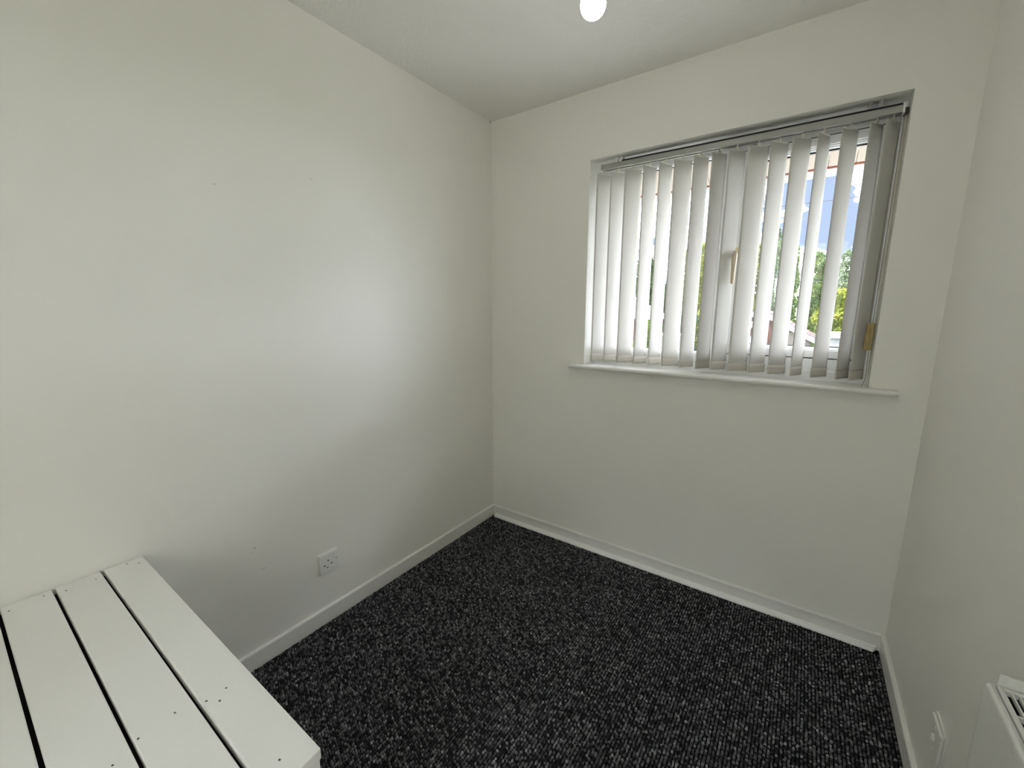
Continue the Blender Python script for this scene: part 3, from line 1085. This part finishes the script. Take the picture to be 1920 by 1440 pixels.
def house(name, label, xa, y0, za, half, drop, depth, wall_mats, tile, courses=6):
    """gable-fronted: apex (xa, y0, za); half width, drop from apex to eave; depth along y"""
    root = empty(name, (xa, y0 + depth / 2, GZ))
    ze = za - drop
    bm = bmesh.new()
    pr = [(xa - half + 0.25, GZ), (xa + half - 0.25, GZ), (xa + half - 0.25, ze + 0.02), (xa, za - 0.13), (xa - half + 0.25, ze + 0.02)]
    add_prism(bm, pr, lambda p, q, t: (p, t, q), y0 + 0.25, y0 + depth - 0.2)
    obj('wall', bm, wall_mats[0], root)
    if len(wall_mats) > 1:
        bm = bmesh.new()
        xm = xa + half * 0.33
        zz = ze + drop * (half - (xm - xa)) / half - 0.14
        add_prism(bm, [(xm, GZ + 0.0), (xa + half - 0.26, GZ), (xa + half - 0.26, ze - 0.02), (xm, zz)], lambda p, q, t: (p, t, q), y0 + 0.20, y0 + 0.251)
        obj('render_panel', bm, wall_mats[1], root)
    ln = math.hypot(half, drop)
    for s in (-1, 1):
        for c in range(courses):
            a0, a1 = c / courses, (c + 1) / courses + 0.02
            bm = bmesh.new()
            pp = []
            for a, lift in ((a0, 0.01), (a1, 0.045)):
                pp.append((xa + s * half * a, za - drop * a + lift))
            for a, lift in ((a1, 0.02), (a0, -0.015)):
                pp.append((xa + s * half * a, za - drop * a + lift))
            add_prism(bm, pp, lambda p, q, t: (p, t, q), y0, y0 + depth)
            obj('tile_course', bm, tile, root)
        # barge board on the gable
        bm = bmesh.new()
        add_prism(bm, [(xa, za + 0.01), (xa + s * (half + 0.02), ze + 0.0), (xa + s * (half + 0.02), ze - 0.20), (xa, za - 0.19)],
                  lambda p, q, t: (p, t, q), y0 - 0.03, y0 + 0.03)
        obj('barge_board', bm, M['white_paint'], root)
    bm = bmesh.new()
    add_tube(bm, [(xa, y0, za + 0.02), (xa, y0 + depth, za + 0.02)], 0.07, 8)
    obj('ridge', bm, tile, root)
    tag(root, label, 'house')
    return root


h1 = house('bungalow', 'red brick bungalow with white barge boards and red tiled roof', -0.02, 18.0, 1.41, 2.12, 1.22, 5.0, [M['brick'], M['render']], M['tile'])
f1 = box('window_frame', (-0.75, 18.14, -0.75), (0.35, 18.26, 0.28), M['white_paint'], h1, 0.01)
box('window_pane', (-0.66, 18.12, -0.66), (0.26, 18.15, 0.19), M['dark_glass'], f1)
box('wall_lamp', (-0.30, 18.06, 0.62), (-0.14, 18.25, 0.92), M['white_paint'], h1, 0.03)
adopt(h1)
h2 = house('brick_house', 'brick house with grey roof far behind the left end of the blind', -7.6, 20.0, 2.0, 2.2, 1.15, 6.0, [M['brick']], M['grey_tile'])
adopt(h2)

# white flat roofed porch beside the bungalow
porch = tag(empty('garden_room', (2.9, 17.0, GZ)), 'white flat roofed garden room right of the brick bungalow', 'outbuilding')
box('wall', (2.28, 16.6, GZ), (4.6, 18.6, 0.42), M['white_paint'], porch)
box('roof', (2.15, 16.4, 0.42), (4.75, 18.8, 0.55), M['grey_tile'], porch, 0.01)
box('fascia', (2.13, 16.36, 0.40), (4.77, 16.40, 0.58), M['white_paint'], porch, 0.005)
g = box('window_frame', (2.5, 16.55, -0.7), (3.6, 16.6, 0.22), M['white_paint'], porch)
box('window_pane', (2.58, 16.53, -0.6), (3.52, 16.56, 0.14), M['dark_glass'], g)
adopt(porch)
# garden wall left of the bungalow, white coping over grey block
gw = tag(empty('garden_wall', (-3.0, 15.0, GZ)), 'grey block garden wall with white coping left of the bungalow', 'wall')
box('blockwork', (-3.4, 15.0, GZ), (-2.3, 15.2, 0.36), M['grey_tile'], gw)
box('coping', (-3.45, 14.95, 0.36), (-2.25, 15.25, 0.46), M['white_paint'], gw, 0.01)
adopt(gw)

# trees and bushes
bark = new_mat('bark', (0.16, 0.12, 0.08), 0.9, 0.1)


def leaf_mat(name, c1, c2):
    m = bpy.data.materials.new(name)
    m.use_nodes = True
    n, l = m.node_tree.nodes, m.node_tree.links
    n.clear()
    out = n.new('ShaderNodeOutputMaterial')
    d = n.new('ShaderNodeBsdfDiffuse')
    t = n.new('ShaderNodeBsdfTranslucent')
    mx = n.new('ShaderNodeMixShader')
    mx.inputs['Fac'].default_value = 0.35
    tc = n.new('ShaderNodeTexCoord')
    nz = n.new('ShaderNodeTexNoise')
    nz.inputs['Scale'].default_value = 1.6
    nz.inputs['Detail'].default_value = 6
    rp = n.new('ShaderNodeValToRGB')
    rp.color_ramp.elements[0].position = 0.38
    rp.color_ramp.elements[1].position = 0.62
    rp.color_ramp.elements[0].color = (*c1, 1)
    rp.color_ramp.elements[1].color = (*c2, 1)
    l.new(tc.outputs['Object'], nz.inputs['Vector'])
    l.new(nz.outputs['Fac'], rp.inputs['Fac'])
    l.new(rp.outputs['Color'], d.inputs['Color'])
    l.new(rp.outputs['Color'], t.inputs['Color'])
    l.new(d.outputs['BSDF'], mx.inputs[1])
    l.new(t.outputs['BSDF'], mx.inputs[2])
    l.new(mx.outputs['Shader'], out.inputs['Surface'])
    return m


LM = [leaf_mat('mid_green_leaf', (0.036, 0.069, 0.016), (0.104, 0.145, 0.036)),
      leaf_mat('yellow_green_leaf', (0.083, 0.107, 0.018), (0.198, 0.214, 0.040)),
      leaf_mat('pale_green_leaf', (0.065, 0.091, 0.046), (0.136, 0.174, 0.095)),
      leaf_mat('dark_green_leaf', (0.018, 0.041, 0.015), (0.055, 0.091, 0.031))]


def foliage(seed, blobs, n, size):
    """blobs: (x, y, z, rx, ry, rz); leaves are folded quads spread in the outer shells"""
    r = np.random.default_rng(seed)
    vol = np.array([b[3] * b[4] * b[5] for b in blobs]) ** 0.67
    pick = r.choice(len(blobs), n, p=vol / vol.sum())
    B = np.array(blobs)[pick]
    d = r.normal(size=(n, 3))
    d /= np.linalg.norm(d, axis=1)[:, None]
    rad = 0.55 + 0.5 * r.random(n) ** 0.6
    c = B[:, :3] + d * B[:, 3:] * rad[:, None]
    t1 = r.normal(size=(n, 3))
    t1 /= np.linalg.norm(t1, axis=1)[:, None]
    t2 = np.cross(t1, r.normal(size=(n, 3)))
    t2 /= np.linalg.norm(t2, axis=1)[:, None]
    s = size * (0.6 + 0.8 * r.random(n))[:, None]
    V = np.stack([c - t1 * s, c + t2 * s * 0.5, c + t1 * s, c - t2 * s * 0.5], 1).reshape(-1, 3)
    me = bpy.data.meshes.new('foliage')
    me.from_pydata(V.tolist(), [], np.arange(n * 4).reshape(-1, 4).tolist())
    return me


def tree(name, label, cat, x, y, top, width, mat, seed, n=5000, size=0.14, trunk=True, slim=False, base=None):
    base = GZ if base is None else base
    root = empty(name, (x, y, GZ))
    hgt = top - base
    r = random.Random(seed)
    blobs = []
    nb_ = 9
    for k in range(nb_):
        f = k / (nb_ - 1)
        z = base + hgt * ((0.22 + 0.70 * f) if trunk else (0.12 + 0.72 * f))
        if slim:
            ww = width * (0.75 * math.sin(math.pi * (0.2 + 0.75 * f)) + 0.12)
        else:
            ww = width * (0.35 + 0.65 * math.sin(math.pi * (0.18 + 0.74 * f)))
        rr = ww * 0.55
        blobs.append((x + r.uniform(-1, 1) * ww * (0.3 if slim else 0.55), y + r.uniform(-1, 1) * ww * 0.4, z, rr, rr, max(hgt * 0.09, rr * 0.7)))
    for b in blobs:
        pass
    me = foliage(seed, blobs, n, size)
    me.materials.append(mat)
    o = link(bpy.data.objects.new('foliage', me), root)
    bm = bmesh.new()
    tr = 0.05 * width + 0.03
    add_tube(bm, [(x, y, GZ), (x + 0.03, y, GZ + hgt * 0.4), (x - 0.02, y, GZ + hgt * 0.85)], [tr, tr * 0.7, tr * 0.2], 8)
    for k in range(3):
        b = blobs[3 + 2 * k]
        z0 = GZ + hgt * (0.35 + 0.1 * k)
        add_tube(bm, [(x, y, z0), ((x + b[0]) / 2, (y + b[1]) / 2, (z0 + b[2]) / 2 + 0.1), (b[0], b[1], b[2])], [tr * 0.4, tr * 0.28, tr * 0.1], 6)
    obj('trunk', bm, bark, root)
    tag(root, label, cat, 'trees and bushes outside the window')
    adopt(root)
    return root


tree('broad_tree', 'pale broad tree farthest left outside, behind the grey roofed brick house', 'tree', -13.56, 40.0, 6.30, 3.52, LM[2], 11, 12000, 0.143)
tree('broad_tree', 'dark green tree seen between the left slats of the blind', 'tree', -8.08, 31.0, 5.26, 2.42, LM[3], 12, 12000, 0.116)
tree('broad_tree', 'yellow green tree behind the middle of the fixed window pane', 'tree', -6.91, 36.0, 6.40, 2.23, LM[1], 13, 12000, 0.129)
tree('broad_tree', 'bright tree just left of the window mullion, above the garden wall', 'tree', -3.97, 28.0, 5.69, 1.61, LM[1], 14, 10000, 0.106)
tree('broad_tree', 'mid green rounded tree behind the left half of the bungalow roof', 'tree', -2.24, 34.0, 6.13, 1.61, LM[1], 15, 10000, 0.115)
tree('slender_tree', 'tall slender poplar-like tree, the tallest outside, behind the bungalow', 'tree', -0.25, 26.5, 6.72, 0.71, LM[2], 16, 7600, 0.082, slim=True)
tree('slender_tree', 'loose thin tree with sky showing through right of the tallest tree', 'tree', 0.63, 31.0, 6.14, 0.66, LM[0], 17, 5200, 0.094, slim=True)
tree('broad_tree', 'dense green tree behind the right half of the bungalow roof', 'tree', 2.06, 36.0, 5.48, 1.64, LM[0], 18, 12000, 0.121)
tree('broad_tree', 'wispy pale tree at the right end of the casement view', 'tree', 4.13, 44.0, 6.32, 1.33, LM[2], 19, 4800, 0.127)
tree('bush', 'bright yellow green bush behind the white garden room', 'bush', 3.26, 25.2, 2.83, 1.77, LM[1], 20, 12000, 0.086, trunk=False)
tree('bush', 'low yellow green bush in front of the brick house on the left', 'bush', -4.90, 15.5, 0.55, 1.30, LM[1], 21, 12000, 0.059, trunk=False)
tree('bush', 'mid green bush in front of the right end of the brick house', 'bush', -4.38, 17.6, 1.15, 1.18, LM[0], 22, 10000, 0.065, trunk=False)
tree('bush', 'dark bush under the yellow green tree left of the garden wall', 'bush', -3.85, 22.5, 1.99, 1.3, LM[3], 23, 10000, 0.077, trunk=False)
